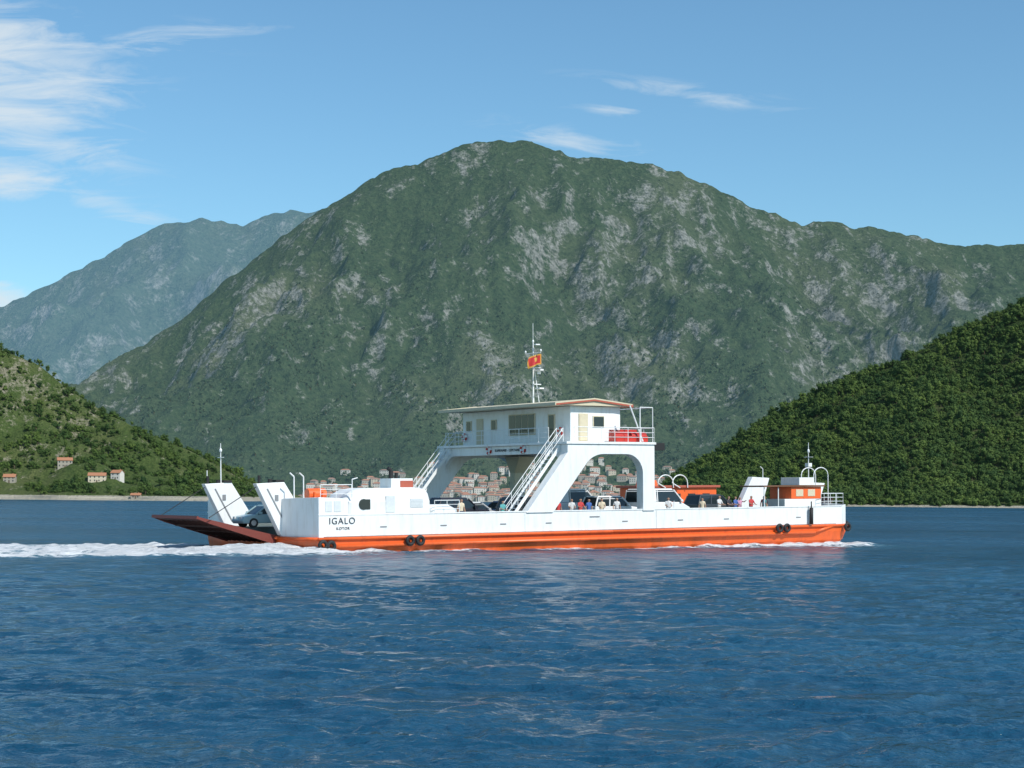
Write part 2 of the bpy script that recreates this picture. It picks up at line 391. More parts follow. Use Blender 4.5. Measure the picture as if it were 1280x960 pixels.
def hazed_paint(name,c,air=(.026,.048,.060)):
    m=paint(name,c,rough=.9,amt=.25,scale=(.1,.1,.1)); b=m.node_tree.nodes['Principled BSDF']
    b.inputs['Emission Color'].default_value=(*air,1); b.inputs['Emission Strength'].default_value=1; return m  # town surfaces glow slightly blue, standing in for haze over the bay
tm=[hazed_paint('town_plaster_cream',(.44,.39,.30)),hazed_paint('town_plaster_white',(.54,.51,.45)),hazed_paint('town_stone',(.33,.30,.25)),hazed_paint('town_roof_tiles',(.33,.15,.09)),hazed_paint('town_roof_weathered',(.26,.155,.115)),hazed_paint('town_windows',(.06,.07,.08))]
t=MB()
def town_house(x,y,z,w_,d,h,a,rm,wm):
    ca,sa=math.cos(a),math.sin(a); T=lambda p:(x+p[0]*ca-p[1]*sa,y+p[0]*sa+p[1]*ca,z+p[2])
    rh=d*.22
    t.add([T(p) for p in [(-w_/2,-d/2,-6),(w_/2,-d/2,-6),(w_/2,d/2,-6),(-w_/2,d/2,-6),(-w_/2,-d/2,h),(w_/2,-d/2,h),(w_/2,d/2,h),(-w_/2,d/2,h)]],[(0,1,5,4),(1,2,6,5),(2,3,7,6),(3,0,4,7)],wm)
    e=.5
    t.add([T(p) for p in [(-w_/2-e,-d/2-e,h),(w_/2+e,-d/2-e,h),(w_/2+e,d/2+e,h),(-w_/2-e,d/2+e,h),(-w_/2*.55,0,h+rh),(w_/2*.55,0,h+rh)]],[(0,1,5,4),(2,3,4,5),(1,2,5),(3,0,4),(0,3,2,1)],rm)
    n=max(2,int(w_/3.5))
    for fl in range(max(1,int(h/3))):
        for i in range(n):
            xx=-w_/2+(i+.5)*w_/n; zz=1+fl*3
            t.add([T(p) for p in [(xx-.55,-d/2-.05,zz),(xx+.55,-d/2-.05,zz),(xx+.55,-d/2-.05,zz+1.5),(xx-.55,-d/2-.05,zz+1.5)]],[(0,1,2,3)],5)
for i in range(430):
    x=random.uniform(-330,480) if i%2 else random.gauss(20,190); y=2606+abs(random.gauss(0,62))
    if x<-330 or x>480 : continue
    z=h_main(x,y)
    town_house(x,y,max(z,1),random.uniform(8,17),random.uniform(7,11),random.uniform(5,10),random.uniform(-.35,.35),random.choice([3,3,4]),random.choice([0,1,1,2]))
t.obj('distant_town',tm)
c=MB(); cx0,cy0=60,2625; cz=h_main(cx0,cy0)
c.box(-2.5,2.5,-2.5,2.5,-4,24); c.loft([[(-3,-3,24),(3,-3,24),(3,3,24),(-3,3,24)],[(-.2,-.2,31),(.2,-.2,31),(.2,.2,31),(-.2,.2,31)]],1)
for dx in (-1.4,.5): c.box(dx,dx+.9,-2.6,-2.4,18,22,2)
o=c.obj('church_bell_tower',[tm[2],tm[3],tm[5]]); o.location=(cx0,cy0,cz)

# ---------------------------------------------------------------- water
CT,ST=.8212,.5717; P0=(-12.4,108.2)
rows=1050; cols=500
inv=np.linspace(1/13.0,1/1500.0,rows-40); ysr=np.concatenate([1/inv,np.geomspace(1560,40000,40)])
cs=np.linspace(-1,1,cols)
Yg=np.repeat(ysr[:,None],cols,1); Xg=cs[None,:]*(Yg*.40+10)
spx=(Yg*.40+10)*2/cols; spy=np.gradient(ysr)[:,None]*np.ones((1,cols)); sp_=np.maximum(spx,spy*.7)
Z=np.zeros_like(Yg)
wx=Xg+1.2*np.sin(Yg*.31+Xg*.13)+.5*np.sin(Xg*.9-Yg*.7); wy=Yg+1.1*np.sin(Xg*.27+1)+.5*np.sin(Yg*.8+Xg*.6)
for i in range(84):
    lam=.20*(22**(i/83)); k=2*math.pi/lam; ang=rng.normal(-1.75,.8)
    amp=.0066*lam**.8*(1 if lam<1.2 else (1.2/lam)**.75); ph=rng.random()*6.28
    fade=np.clip((lam/sp_-2.0)/2,0,1)
    patch=.8+.45*np.sin(Xg*.05*(1+i%4)+Yg*.03*(1+i%3)+i)
    Z+=amp*fade*patch*np.sin(k*(wx*math.cos(ang)+wy*math.sin(ang))+ph)
dx=Xg-P0[0]; dy=Yg-P0[1]; U=dx*CT+dy*ST; V=-dx*ST+dy*CT
def sm(a,b,x): 
    tt=np.clip((x-a)/(b-a),0,1); return tt*tt*(3-2*tt)
back=-U; bk=np.maximum(back,0)
half=6.5+bk*.24; cen=7.2+.17*bk
core=sm(-1,1.5,back)*(1-sm(3.8+.05*bk,7.5+.08*bk,np.abs(V-8.0-.12*bk)))*(.68+.55*np.exp(-bk/22))
wake=sm(-1,2.5,back)*(1-sm(half*.8,half*1.35,np.abs(V-cen)))*(.50+.35*np.exp(-bk/30))
edge=sm(0,3,back)*np.exp(-((np.abs(V-cen)-half)/(1.1+bk*.03))**2)*.85*np.exp(-bk/110)
side=np.exp(-np.maximum(-V-.1,0)/.9)*(V<.6)*sm(-1.5,0,U)*(1-sm(47,50,U))*(.66+.2*np.sin(U*.7)+.15*np.sin(U*1.9))
bow=np.exp(-((U-45)/5.0)**2)*np.exp(-np.maximum(-V-.2,0)/2.2)*(V<.8)*1.3
bow+=np.exp(-((U-36-1.2*(-V))/4)**2)*np.exp(-np.maximum(-V-.2,0)/2.2)*(V<.8)*.65
bow+=np.exp(-((U-49.5)/2.5)**2)*np.exp(-((V-2)/3)**2)*.9
stern=np.exp(-((U+4.0)/7)**2)*np.exp(-((V+.2)/4.4)**2)*1.45
foam=np.clip(np.maximum(wake,core)+edge+np.clip(side,0,1)+bow+stern,0,1.35)
Z+=foam*.10*(np.sin(U*2.1+np.sin(V*2.3)*1.5)*np.sin(V*1.9+U*.6)+.5*np.sin(U*5.3+V*3.1)*np.sin(V*4.7-U*1.3)+.8)
Z+=np.exp(-((U+2.5)/4)**2)*np.exp(-((V-3)/3)**2)*.38+np.clip(bow,0,1)*.16
Z+=.06*np.exp(-np.abs(V+3)/6)*np.sin(U*.9+V*1.4)*(V<0)*sm(-25,0,U)*(1-sm(45,52,U))*np.clip(6/np.maximum(sp_,1),0,1)
m,nt,b=newmat('sea_water')
P_=coord(nt,'Object')
mpw=N(nt,'ShaderNodeMapping'); mpw.inputs['Scale'].default_value=(1,1.5,1); mpw.inputs['Rotation'].default_value=(0,0,.25); nt.links.new(P_,mpw.inputs[0])
n1=noise_node(nt,mpw.outputs[0],2.6,4,.62,.4); n2=noise_node(nt,mpw.outputs[0],.55,5,.62,.3); n4=noise_node(nt,coord(nt,'Object',(.5,1,1)),.018,7,.75)
n3=noise_node(nt,mpw.outputs[0],.16,3,.6,.3)
sy_=N(nt,'ShaderNodeSeparateXYZ'); nt.links.new(P_,sy_.inputs[0])
mr_=N(nt,'ShaderNodeMapRange'); nt.links.new(sy_.outputs[1],mr_.inputs[0])
for i_,v_ in ((1,25),(2,160),(3,.14),(4,1.0)): mr_.inputs[i_].default_value=v_
farf=mr_.outputs[0]
fo=N(nt,'ShaderNodeAttribute'); fo.attribute_name='foam'
fn1=noise_node(nt,coord(nt,'Object',(.75,1,1)),1.0,7,.78,1.2)
fm=M(nt,'MULTIPLY',M(nt,'SUBTRACT',M(nt,'ADD',fo.outputs['Fac'],M(nt,'MULTIPLY',M(nt,'SUBTRACT',fn1.outputs[0],.5),3.4)),.46),2.4,True)
fm=M(nt,'MULTIPLY',fm,M(nt,'MULTIPLY',fo.outputs['Fac'],5,True))
pat=ramp(nt,n4.outputs[0],[(.40,0),(.60,1)]).outputs[0]
basec=mixc(nt,pat,(.006,.046,.092),(.014,.076,.138))
basec=mixc(nt,M(nt,'MULTIPLY',fo.outputs['Fac'],.6,True),basec,(.07,.25,.32))
basec=mixc(nt,fm,basec,(.88,.90,.91))
nt.links.new(basec,b.inputs['Base Color'])
rg=M(nt,'ADD',.09,M(nt,'ADD',M(nt,'MULTIPLY',fm,.7),M(nt,'MULTIPLY',farf,.08)))
rg=M(nt,'ADD',rg,M(nt,'MULTIPLY',M(nt,'MULTIPLY',pat,farf),.14))
nt.links.new(rg,b.inputs['Roughness']); b.inputs['IOR'].default_value=1.33
b.inputs['Specular IOR Level'].default_value=.36
hh=M(nt,'ADD',M(nt,'MULTIPLY',n1.outputs[0],.085),M(nt,'MULTIPLY',n2.outputs[0],.16))
hh=M(nt,'ADD',hh,M(nt,'MULTIPLY',M(nt,'ADD',M(nt,'MULTIPLY',n2.outputs[0],1.1),M(nt,'MULTIPLY',n3.outputs[0],2.2)),farf))
hh=M(nt,'ADD',hh,M(nt,'MULTIPLY',M(nt,'MULTIPLY',fn1.outputs[0],fo.outputs['Fac']),.5))
bump(nt,b,hh,1.0,1.0)
wo=gridmesh('water',np.stack([Xg,Yg,Z],-1),m)
at=wo.data.attributes.new('foam','FLOAT','POINT'); at.data.foreach_set('value',foam.reshape(-1).astype(np.float32))

# ================================================================ FERRY
F=empty('car_ferry',(P0[0],P0[1],0),(0,-.018,math.atan2(ST,CT)))
white=paint('white_ship_paint',(.82,.84,.84),(.50,.44,.36),rough=.4,amt=.5)
orange=paint('orange_ship_paint',(.84,.135,.025),(.34,.06,.025),rough=.42,amt=.5)
redp=flat('red_paint',(.50,.03,.02),.4); cream=flat('cream_roof',(.60,.53,.38),.6); fasc=flat('roof_fascia',(.42,.10,.06),.5)
glass=flat('window_glass',(.02,.03,.035),.08); black=flat('black_rubber',(.015,.015,.016),.7)
deckm=paint('deck_steel',(.10,.13,.11),(.16,.10,.07),rough=.8,amt=.6,scale=(1,1,1))
rust=paint('ramp_underside_antifouling',(.060,.022,.018),(.018,.015,.016),rough=.8,amt=.9,scale=(1,1,1))
brown=flat('varnished_wood',(.16,.07,.03),.5); grille=flat('vent_grille',(.22,.23,.24),.6)
W=17
def outline(ins,e=0):
    return [(0+ins*.5,0+ins),(24,0+ins),(47.6,0+ins),(48.6-ins,.5+ins),(50.2-ins,4.6),(50.2-ins,12.4),(48.6-ins,16.5-ins),(47.6,W-ins),(0+ins*.5,W-ins),(-.6+ins,12.6),(-.6+ins,4.4)]
b=MB()
def ring(ins,z): return [(x,y,z) for x,y in outline(ins)]
b.loft([ring(.9,-1.3),ring(.25,-.3),ring(.05,.4),ring(0,.9)],0); b.obj('hull',[orange],F,bevel=.03)
b=MB()
def rail(z,r,ins,m=0):
    o_=outline(ins); pts=[(x,y,z) for x,y in o_]; pts.append(pts[0]); b.path(pts,r,8,m)
    for p in pts: b.ell(p,(r,r,r),m,8,6)
rail(.84,.11,-.04); b.path([(1.2,-.02,.34),(44.5,-.02,.34)],.13,10); b.path([(1.2,17.02,.34),(44.5,17.02,.34)],.13,10)
b.path([(1.2,-.02,.34),(-.1,.25,.86)],.12,8); b.path([(44.5,-.02,.34),(46.5,-.02,.84)],.12,8)
b.obj('rubbing_strake',[orange],F,smooth=True)
b=MB(); b.pz(outline(.16),.92,1.5); b.obj('deck',[deckm],F)
b=MB()
T=.12
def bul(p,q,z1a,z1b,z0=.9,m=0):
    p=Vector((p[0],p[1],0));q=Vector((q[0],q[1],0)); d=(q-p).normalized(); n=Vector((-d.y,d.x,0))*T
    b.loft([[tuple(p+Vector((0,0,z0))),tuple(p+n+Vector((0,0,z0))),tuple(p+n+Vector((0,0,z1a))),tuple(p+Vector((0,0,z1a)))],
            [tuple(q+Vector((0,0,z0))),tuple(q+n+Vector((0,0,z0))),tuple(q+n+Vector((0,0,z1b))),tuple(q+Vector((0,0,z1b)))]],m)
oo=outline(.06)
bul(oo[0],oo[2],2.33,2.40,.935); bul(oo[2],oo[3],2.40,2.5,.935); bul(oo[3],oo[4],2.5,2.6,.935)
bul(oo[5],oo[6],2.6,2.5,.935); bul(oo[6],oo[7],2.5,2.45,.935); bul(oo[7],oo[8],2.45,2.38,.935); bul(oo[8],oo[9],3.3,3.3,.935); bul(oo[10],oo[0],3.45,3.55,.935)
bul((.03,.058),(2.2,.058),3.55,3.45,2.335)
b.obj('bulwark',[white],F,bevel=.015)
b=MB()
for y in (.12,16.88): b.box(0,47.6,y-.1,y+.1,2.36,2.44)
for u in (16.3,28.2): b.box(u,u+.05,.03,.055,.99,2.3)
b.obj('bulwark_cap_rail',[white],F,bevel=.01)
b=MB()
for i,u in enumerate((4.6,9.3,14.2,18.1,25.0,30.3,34.9,42.5)):
    b.box(u,u+.5,.035,.07,1.52,1.60)
for u in (22.0,): b.box(u,u+.9,.03,.07,1.9,1.98)
b.obj('scuppers',[grille],F)
b=MB(); b.box(.4,46.9,.045,.07,.955,.985); b.obj('waterway_joint',[rust],F)
b=MB()
for u,z in ((.15,.45),(.75,.4),(6.7,.6),(7.5,.6),(40.4,.75),(41.2,.75),(47.9,.7)):
    b.torus((u,-.28,z),.25,.12,'y',n=16)
b.torus((49.2,1.2,.75),.30,.14,'x',n=16); b.torus((49.6,2.2,.75),.30,.14,'x',n=16)
b.cyl((43.9,-.22,1.0),(43.9,-.22,2.3),.16,10); b.cyl((43.9,-.22,2.3),(43.9,-.22,2.8),.05,8)
b.obj('tyre_fenders',[black],F,smooth=True)

# portals
def arcpts(cx_,cz_,rx,rz,a0,a1,n=8):
    return [(cx_+rx*math.cos(math.radians(a0+(a1-a0)*i/n)),cz_+rz*math.sin(math.radians(a0+(a1-a0)*i/n))) for i in range(n+1)]
por=[(16.4,2.3),(20.0,6.55),(20.0,7.15),(28.0,7.15),(28.0,2.3),(26.9,2.3)]+arcpts(25.4,5.0,1.5,1.45,0,90)+arcpts(23.3,5.0,1.9,1.45,90,150)+[(18.7,2.3)]
b=MB()
for y0 in (-.03,16.28): b.py(por,y0,y0+.75)
arch=[(.75,7.15),(16.25,7.15),(16.25,5.2)]+arcpts(14.9,5.2,1.35,1.3,0,90,6)+arcpts(2.1,5.2,1.35,1.3,90,180,6)
b.px(arch,20.05,20.4); b.px(arch,27.2,27.6)
b.obj('portal_legs',[white],F,bevel=.04)
b=MB()
u=26.3
b.loft([[(u+.0,15.6,2),(u+1.2,15.6,2),(u+1.2,16.27,2),(u,16.27,2)],[(u,15.6,5.2),(u+1.2,15.6,5.2),(u+1.2,16.27,5.2),(u,16.27,5.2)],[(u-.5,14.2,6.5),(u+1.2,14.2,6.5),(u+1.2,16.27,6.5),(u-.5,16.27,6.5)]])
b.obj('flared_column',[cream],F,bevel=.03)
b=MB(); b.box(19.85,28.1,-.12,17.12,7.16,7.34); b.obj('bridge_deck',[white],F,bevel=.02)
b=MB(); b.box(21.4,26.0,1.5,15.7,7.345,9.95); b.obj('wheelhouse_walls',[white],F,bevel=.03)
b=MB()
b.py([(19.7,10.0),(23.2,10.36),(26.7,10.0),(26.7,10.14),(23.2,10.52),(19.7,10.14)],1.0,16.5,0)
b.py([(19.62,9.95),(19.70,9.95),(19.70,10.16),(19.62,10.16)],.92,16.58,0); b.py([(26.7,9.93),(26.78,9.93),(26.78,10.16),(26.7,10.16)],.92,16.58,1)
for y0 in (.92,16.5):
    b.py([(19.7,9.96),(23.2,10.32),(26.7,9.96),(26.7,10.08),(23.2,10.44),(19.7,10.08)],y0,y0+.08,1)
    b.py([(19.7,10.083),(23.2,10.443),(26.7,10.083),(26.7,10.17),(23.2,10.54),(19.7,10.17)],y0,y0+.08,0)
b.py([(19.72,9.97),(23.2,9.99),(26.68,9.97),(23.2,10.33)],1.02,16.48,2)
b.obj('wheelhouse_roof',[cream,fasc,cream],F)
b=MB(); fr=MB()
def win_l(v0,v1,z0,z1,panes=1):
    fr.box(21.33,21.41,v0-.07,v1+.07,z0-.07,z1+.07)
    wd=(v1-v0)/panes
    for i in range(panes): b.box(21.31,21.35,v0+i*wd+.05,v0+(i+1)*wd-.05,z0,z1)
win_l(5.9,9.2,8.05,9.5,4); win_l(3.4,4.1,7.45,9.35); win_l(11.0,11.6,8.5,9.2); win_l(14.5,15.1,8.5,9.2)
fr.box(21.34,21.41,12.8,13.7,7.4,9.4)
for u0,u1,z0,z1 in ((22.2,22.9,7.45,9.35),(23.5,24.4,8.5,9.2)):
    fr.box(u0-.07,u1+.07,1.44,1.51,z0-.07,z1+.07); (b if z0>8 else fr).box(u0,u1,1.41,1.45,z0,z1)
b.obj('wheelhouse_windows',[glass],F); fr.obj('window_frames',[cream],F)
b=MB()
def railing(pts,z,h=1.05,n_r=3,r=.024,step=1.2):
    for (a,c_) in zip(pts[:-1],pts[1:]):
        a=Vector((*a,0));c_=Vector((*c_,0)); L_=(c_-a).length; k=max(1,round(L_/step))
        for i in range(k+1):
            p=a.lerp(c_,i/k); b.cyl((p.x,p.y,z),(p.x,p.y,z+h),r,5)
        for j in range(1,n_r+1): b.cyl((a.x,a.y,z+h*j/n_r),(c_.x,c_.y,z+h*j/n_r),r*(1.25 if j==n_r else .8),5)
railing([(19.95,2.2),(19.95,14.6)],7.34); railing([(20.6,0),(28.0,0),(28.0,17),(20.6,17)],7.34)
b.obj('bridge_deck_railing',[white],F)
b=MB()
b.cyl((26.7,.05,7.34),(26.7,.05,9.9),.05,6)
b.path([(27.9,.05,7.34),(27.9,.05,9.9),(26.7,.05,9.9)],.035); b.cyl((27.0,.1,7.4),(25.8,.1,10.0),.06,6)
b.path([(27.9,.05,9.9),(27.9,5,9.9)],.03)
b.obj('awning_frame',[white],F)
def stairs(y0,y1,nm):
    global b
    b=MB(); p0=Vector((15.3,0,1.6)); p1=Vector((20.3,0,7.34)); n=20
    for y in (y0,y1):
        b.loft([[(p0.x,y-.03,p0.z),(p0.x+.3,y-.03,p0.z),(p0.x+.3,y+.03,p0.z),(p0.x,y+.03,p0.z)],[(p1.x-.15,y-.03,p1.z),(p1.x+.15,y-.03,p1.z),(p1.x+.15,y+.03,p1.z),(p1.x-.15,y+.03,p1.z)]])
        for h in (.55,1.0): b.cyl(tuple(p0+Vector((0,y,h))),tuple(p1+Vector((0,y,h))),.025,6)
        for i in range(6):
            q=p0.lerp(p1,i/5); b.cyl((q.x,y,q.z),(q.x,y,q.z+1.0),.022,5)
    for i in range(n):
        q=p0.lerp(p1,(i+.5)/n); b.box(q.x-.02,q.x+.22,y0,y1,q.z-.02,q.z+.02)
    b.obj(nm,[white],F)
stairs(.9,1.7,'stairway'); stairs(15.3,16.1,'stairway_far')
b=MB()
b.cyl((24.6,.7,7.75),(25.9,.7,7.75),.36,14); b.cyl((26.2,.7,7.75),(27.6,.7,7.75),.36,14); b.box(24.9,27.6,1.5,2.6,7.35,8.3)
b.box(24.7,27.7,.35,.42,7.36,7.8)
b.obj('liferaft_canisters',[redp],F,bevel=.02)
b=MB(); b.box(28.1,29.1,.1,.7,6.75,7.3); b.obj('speaker_box',[black],F,bevel=.02)
for c_,ax in (((21.25,15.3,8.0),'x'),((21.25,2.6,8.1),'x'),((20.0,10.0,6.9),'x'),((20.0,5.5,6.9),'x')):
    b=MB(); b.torus(c_,.28,.08,ax,n=24,mfun=lambda i:0 if (i//3)%2 else 1)
    b.obj('life_ring',[white,redp],F,smooth=True)
def text(s,size,loc,rot,mat,nm,ex=.01):
    cu_=bpy.data.curves.new(nm,'FONT'); cu_.body=s; cu_.size=size; cu_.extrude=ex; cu_.space_character=1.15
    o=bpy.data.objects.new(nm,cu_); COL.objects.link(o); o.parent=F; o.location=loc; o.rotation_euler=rot; o.data.materials.append(mat); return o
ink=flat('dark_lettering',(.03,.035,.05),.5)
text('IGALO',.60,(.75,.03,1.80),(math.pi/2,0,0),ink,'name_lettering')
text('KOTOR',.26,(1.3,.03,1.42),(math.pi/2,0,0),ink,'port_lettering')
text('KAMENARI - LEPETANE',.28,(20.02,9.2,6.75),(math.pi/2,0,-math.pi/2),ink,'route_lettering')
b=MB(); mx,my=23.2,8.6
b.cyl((mx,my,10.4),(mx,my,15.2),.07,8,0,.04); b.cyl((mx,my,15.2),(mx,my,16.6),.018,5)
b.cyl((mx+.35,my-.3,10.4),(mx+.1,my,13.2),.03,6)
b.path([(mx-.0,my-1.0,14.3),(mx,my+1.0,14.3)],.03); b.path([(mx-.7,my,13.2),(mx+.7,my,13.2)],.03)
b.box(mx+.1,mx+.4,my-.8,my+.2,12.95,13.05); b.cyl((mx+.3,my-.3,12.7),(mx+.3,my-.3,12.95),.14,8); b.box(mx-.05,mx+.6,my-.2,my+.0,11.9,11.96)
b.box(mx+.1,mx+.5,my-.7,my-.1,11.55,11.65); b.ell((mx,my-1.0,14.45),(.07,.07,.11)); b.ell((mx,my+1.0,14.45),(.07,.07,.11)); b.ell((mx,my,15.2),(.08,.08,.13)); b.box(mx-.1,mx+.3,my-.5,my-.3,14.9,14.98)
b.obj('mast',[white],F)
nx,nz=14,8; vs=[];fs=[];mi=[]
for j in range(nz+1):
    for i in range(nx+1):
        s=i/nx; vs.append((-.05-1.35*s, .30*math.sin(s*7+j*.25)*s - .35*s, j*.10-.35*s*s-.05*s))
bf=MB()
for j in range(nz):
    for i in range(nx):
        a=j*(nx+1)+i; edge_=(j in (0,nz-1) or i in (0,nx-1)); mid=(6<=i<=8 and 3<=j<=5)
        fs.append((a,a+1,a+nx+2,a+nx+1)); mi.append(1 if edge_ or mid else 0)
bf.v=vs; bf.f=[list(f) for f in fs]; bf.m=mi
o=bf.obj('flag',[flat('flag_red',(.45,.02,.02),.7),flat('flag_gold',(.5,.26,.04),.6)],F,smooth=True,recalc=False); o.location=(mx+.6,my-.3,13.45)

b=MB()
def rr(x0,x1,y0,y1,r,n=5):
    pts=[]
    for cx_,cy_,a0 in ((x1-r,y1-r,0),(x0+r,y1-r,90),(x0+r,y0+r,180),(x1-r,y0+r,270)):
        for i in range(n+1):
            a=math.radians(a0+90*i/n); pts.append((cx_+r*math.cos(a),cy_+r*math.sin(a)))
    return pts
b.loft([[(x,y,1.52) for x,y in rr(2.3,9.0,.5,3.6,.6)],[(x,y,3.2) for x,y in rr(2.3,9.0,.5,3.6,.6)],[(x,y,3.7) for x,y in rr(2.6,8.9,.58,3.5,.6)],[(x,y,4.0) for x,y in rr(3.1,8.75,.8,3.3,.55)],[(x,y,4.12) for x,y in rr(3.7,8.5,1.15,2.9,.5)]])
b.loft([[(x,y,1.52) for x,y in rr(8.9,11.2,.6,3.2,.5)],[(x,y,2.6) for x,y in rr(8.9,11.2,.6,3.2,.5)],[(x,y,2.95) for x,y in rr(8.95,10.6,.8,3.0,.5)]])
b.obj('engine_casing',[white],F,bevel=.02)
b=MB()
b.cyl((3.6,.45,3.05),(3.6,.55,3.05),.36,16); b.box(3.6,4.1,.46,.52,2.72,3.38); b.box(2.24,2.32,1.5,2.6,2.7,3.3)
b.obj('casing_window',[glass],F)
b=MB(); b.box(5.3,6.0,.47,.52,2.5,3.6); b.box(7.2,8.2,.47,.52,2.8,3.4); b.box(.5,1.0,.03,.06,2.6,3.3); b.box(1.15,1.65,.03,.06,2.6,3.3)
for i in range(6): b.box(7.25,8.15,.45,.48,2.84+i*.09,2.87+i*.09)
b.obj('casing_doors',[flat('painted_door',(.62,.65,.66),.5)],F,bevel=.01)
b=MB(); b.box(6.2,7.9,1.3,2.8,4.0,4.75,0); b.box(6.9,7.92,1.28,2.82,4.15,4.6,1); b.cyl((6.6,2,4.7),(6.6,2,5.3),.16,10,2); b.cyl((6.6,2,5.3),(6.35,2,5.45),.14,10,2); b.cyl((7.2,2.3,4.7),(7.2,2.3,5.15),.12,10,2)
b.obj('funnel',[white,fasc,black],F,bevel=.015)
b=MB(); b.cyl((.2,2.0,3.75),(1.5,2.0,3.75),.38,14); b.box(.5,.62,1.5,2.5,3.3,3.9); b.box(1.1,1.22,1.5,2.5,3.3,3.9); b.obj('liferaft_canister',[orange],F,bevel=.03)
b=MB(); b.pz([(.15,.35),(2.2,.35),(2.2,3.4),(-.3,3.9),(-.3,3.5)],1.52,3.32); b.obj('machinery_housing',[white],F,bevel=.03)
b=MB(); railing([(.3,.3),(2.6,.3)],3.45,.9); railing([(9,.3),(11,.3)],2.4,.85); b.obj('stern_railing',[white],F)
b=MB()
for u in (-.1,.6): b.path([(u,3.2,3.3),(u,3.2,4.9),(u-.3,3.2,5.15)],.045)
b.path([(2.7,.4,3.5),(2.7,.4,4.7),(3.1,.4,4.8)],.035); b.obj('vent_pipes',[white],F)
pyl=[(-.55,1.0),(-2.35,4.45),(-.3,4.55),(1.7,1.55),(1.4,1.0)]
b=MB(); b.py(pyl,4.2,4.75); b.py(pyl,12.25,12.8); b.py([(a*.6+1,b_*.75+.3) for a,b_ in pyl],13.6,14.1)
pyr=[(49.9,1.2),(51.2,4.7),(49.2,4.8),(47.2,1.55)]
b.py(pyr,12.2,12.8); b.py([(a-1.2,c_*.9) for a,c_ in pyr],4.3,4.8)
b.obj('ramp_pylons',[white],F,bevel=.03)
b=MB()
for v in (4.195,12.245):
    b.py([(-.3,1.8),(-1.6,4.1),(-1.52,4.13),(-.22,1.83)],v-.03,v)
    b.box(-1.0,-.75,v-.03,v,3.3,3.7)
b.obj('pylon_sheave_plates',[grille],F)
b=MB()
for v in (4.5,12.5):
    b.cyl((-2.0,v,4.5),(-2.0,v,5.0),.10,8); b.cyl((-1.2,v,4.5),(-1.2,v,4.75),.16,8)
    b.cyl((-2.1,v,4.3),(-5.6,v,2.25),.03,6); b.box(-.9,-.3,v-.3,v+.3,4.55,4.7)
b.obj('ramp_winches',[black],F)
b=MB()
b.cyl((-1.0,12.5,4.5),(-1.0,12.5,7.3),.05,6,0,.025); b.path([(-1.0,12.0,6.3),(-1.0,13.0,6.3)],.025); b.ell((-1.0,12.5,6.8),(.1,.1,.15)); b.path([(-2.0,12.6,4.5),(-2.0,12.6,5.4)],.03)
b.cyl((48.3,4.5,4.6),(48.3,4.5,7.6),.05,6,0,.025); b.path([(48.3,4.0,6.4),(48.3,5.0,6.4)],.025); b.ell((48.3,4.5,6.9),(.1,.1,.18)); b.box(48.1,48.5,4.3,4.7,5.6,5.9)
b.path([(50.6,12.4,4.7),(50.6,12.4,5.5),(50.3,12.4,5.7)],.035)
b.obj('signal_masts',[white],F)
b=MB()
h0=Vector((-.62,0,.75)); h1=Vector((-6.2,0,2.2)); d=(h1-h0).normalized(); nn_=Vector((-d.z,0,d.x)); 
if nn_.z<0: nn_=-nn_
def rp(s,t_): q=h0.lerp(h1,s)+nn_*t_; return (q.x,q.z)
b.py([rp(0,0),rp(1,0),rp(1,.12),rp(0,.12)],4.95,12.05,0)
for v in (4.82,12.06): b.py([rp(0,-.35),rp(.85,-.12),rp(1,-.02),rp(1,.12),rp(0,.25)],v,v+.13,1)
for i in range(9):
    v=5.4+i*.78; b.py([rp(0,-.28),rp(.9,-.08),rp(.9,-.004),rp(0,-.004)],v,v+.07,0)
for s_ in (.2,.45,.7): b.py([rp(s_,-.2),rp(s_+.015,-.2),rp(s_+.015,-.005),rp(s_,-.005)],4.96,12.04,0)
b.py([rp(1,-.03),rp(1.02,-.03),rp(1.02,.16),rp(1,.16)],4.82,12.19,1)
b.obj('stern_ramp',[rust,flat('ramp_edge_red',(.16,.03,.02),.6)],F)
b=MB(); b.py([(50.3,.8),(50.45,.8),(51.6,2.9),(51.5,3.0)],4.9,12.1,0); b.obj('bow_ramp',[rust],F)
b=MB()
b.box(37.8,46.6,14.0,16.4,1.52,3.9,0); b.box(37.5,46.9,13.8,16.6,3.905,4.1,1)
for i in range(5): b.box(38.4+i*1.65,39.2+i*1.65,13.95,14.01,2.6,3.4,2)
b.obj('passenger_saloon',[orange,fasc,glass],F,bevel=.02)
b=MB()
b.box(41.9,45.9,.7,3.1,1.52,3.0,1); b.box(42.6,45.9,.68,3.12,3.005,3.95,0); b.box(39.5,46.2,.5,3.3,3.96,4.08,2); b.box(43.6,45.2,.8,2.9,4.09,4.7,1)
for u in (39.7,41.2): b.cyl((u,.7,1.5),(u,.7,3.95),.05,6,1)
b.box(43.1,43.9,.65,.69,3.2,3.75,3); b.box(44.4,45.2,.65,.69,3.2,3.75,3)
b.obj('bow_deckhouse',[orange,white,brown,cream],F,bevel=.02)
b=MB()
for v in (1.2,2.6): b.path([(45.6,v,4.1),(45.6,v,4.9)]+[(46.4+.8*math.cos(a),v,4.9+.6*math.sin(a)) for a in [math.pi-math.pi*i/8 for i in range(9)]]+[(47.2,v,2.5)],.04)
for u in (40.6,42.2): b.path([(u,13.7,3.9)]+[(u+1.2*math.cos(a)*.7,13.7,4.3+.7*math.sin(a)) for a in [math.pi-math.pi*i/8 for i in range(9)]]+[(u+.85,13.7,3.9)],.05)
railing([(45.4,.2),(48.4,.7),(49.8,4.2)],2.45,.95,3)
b.path([(30,.14,2.4),(30,.14,3.0)],.03)
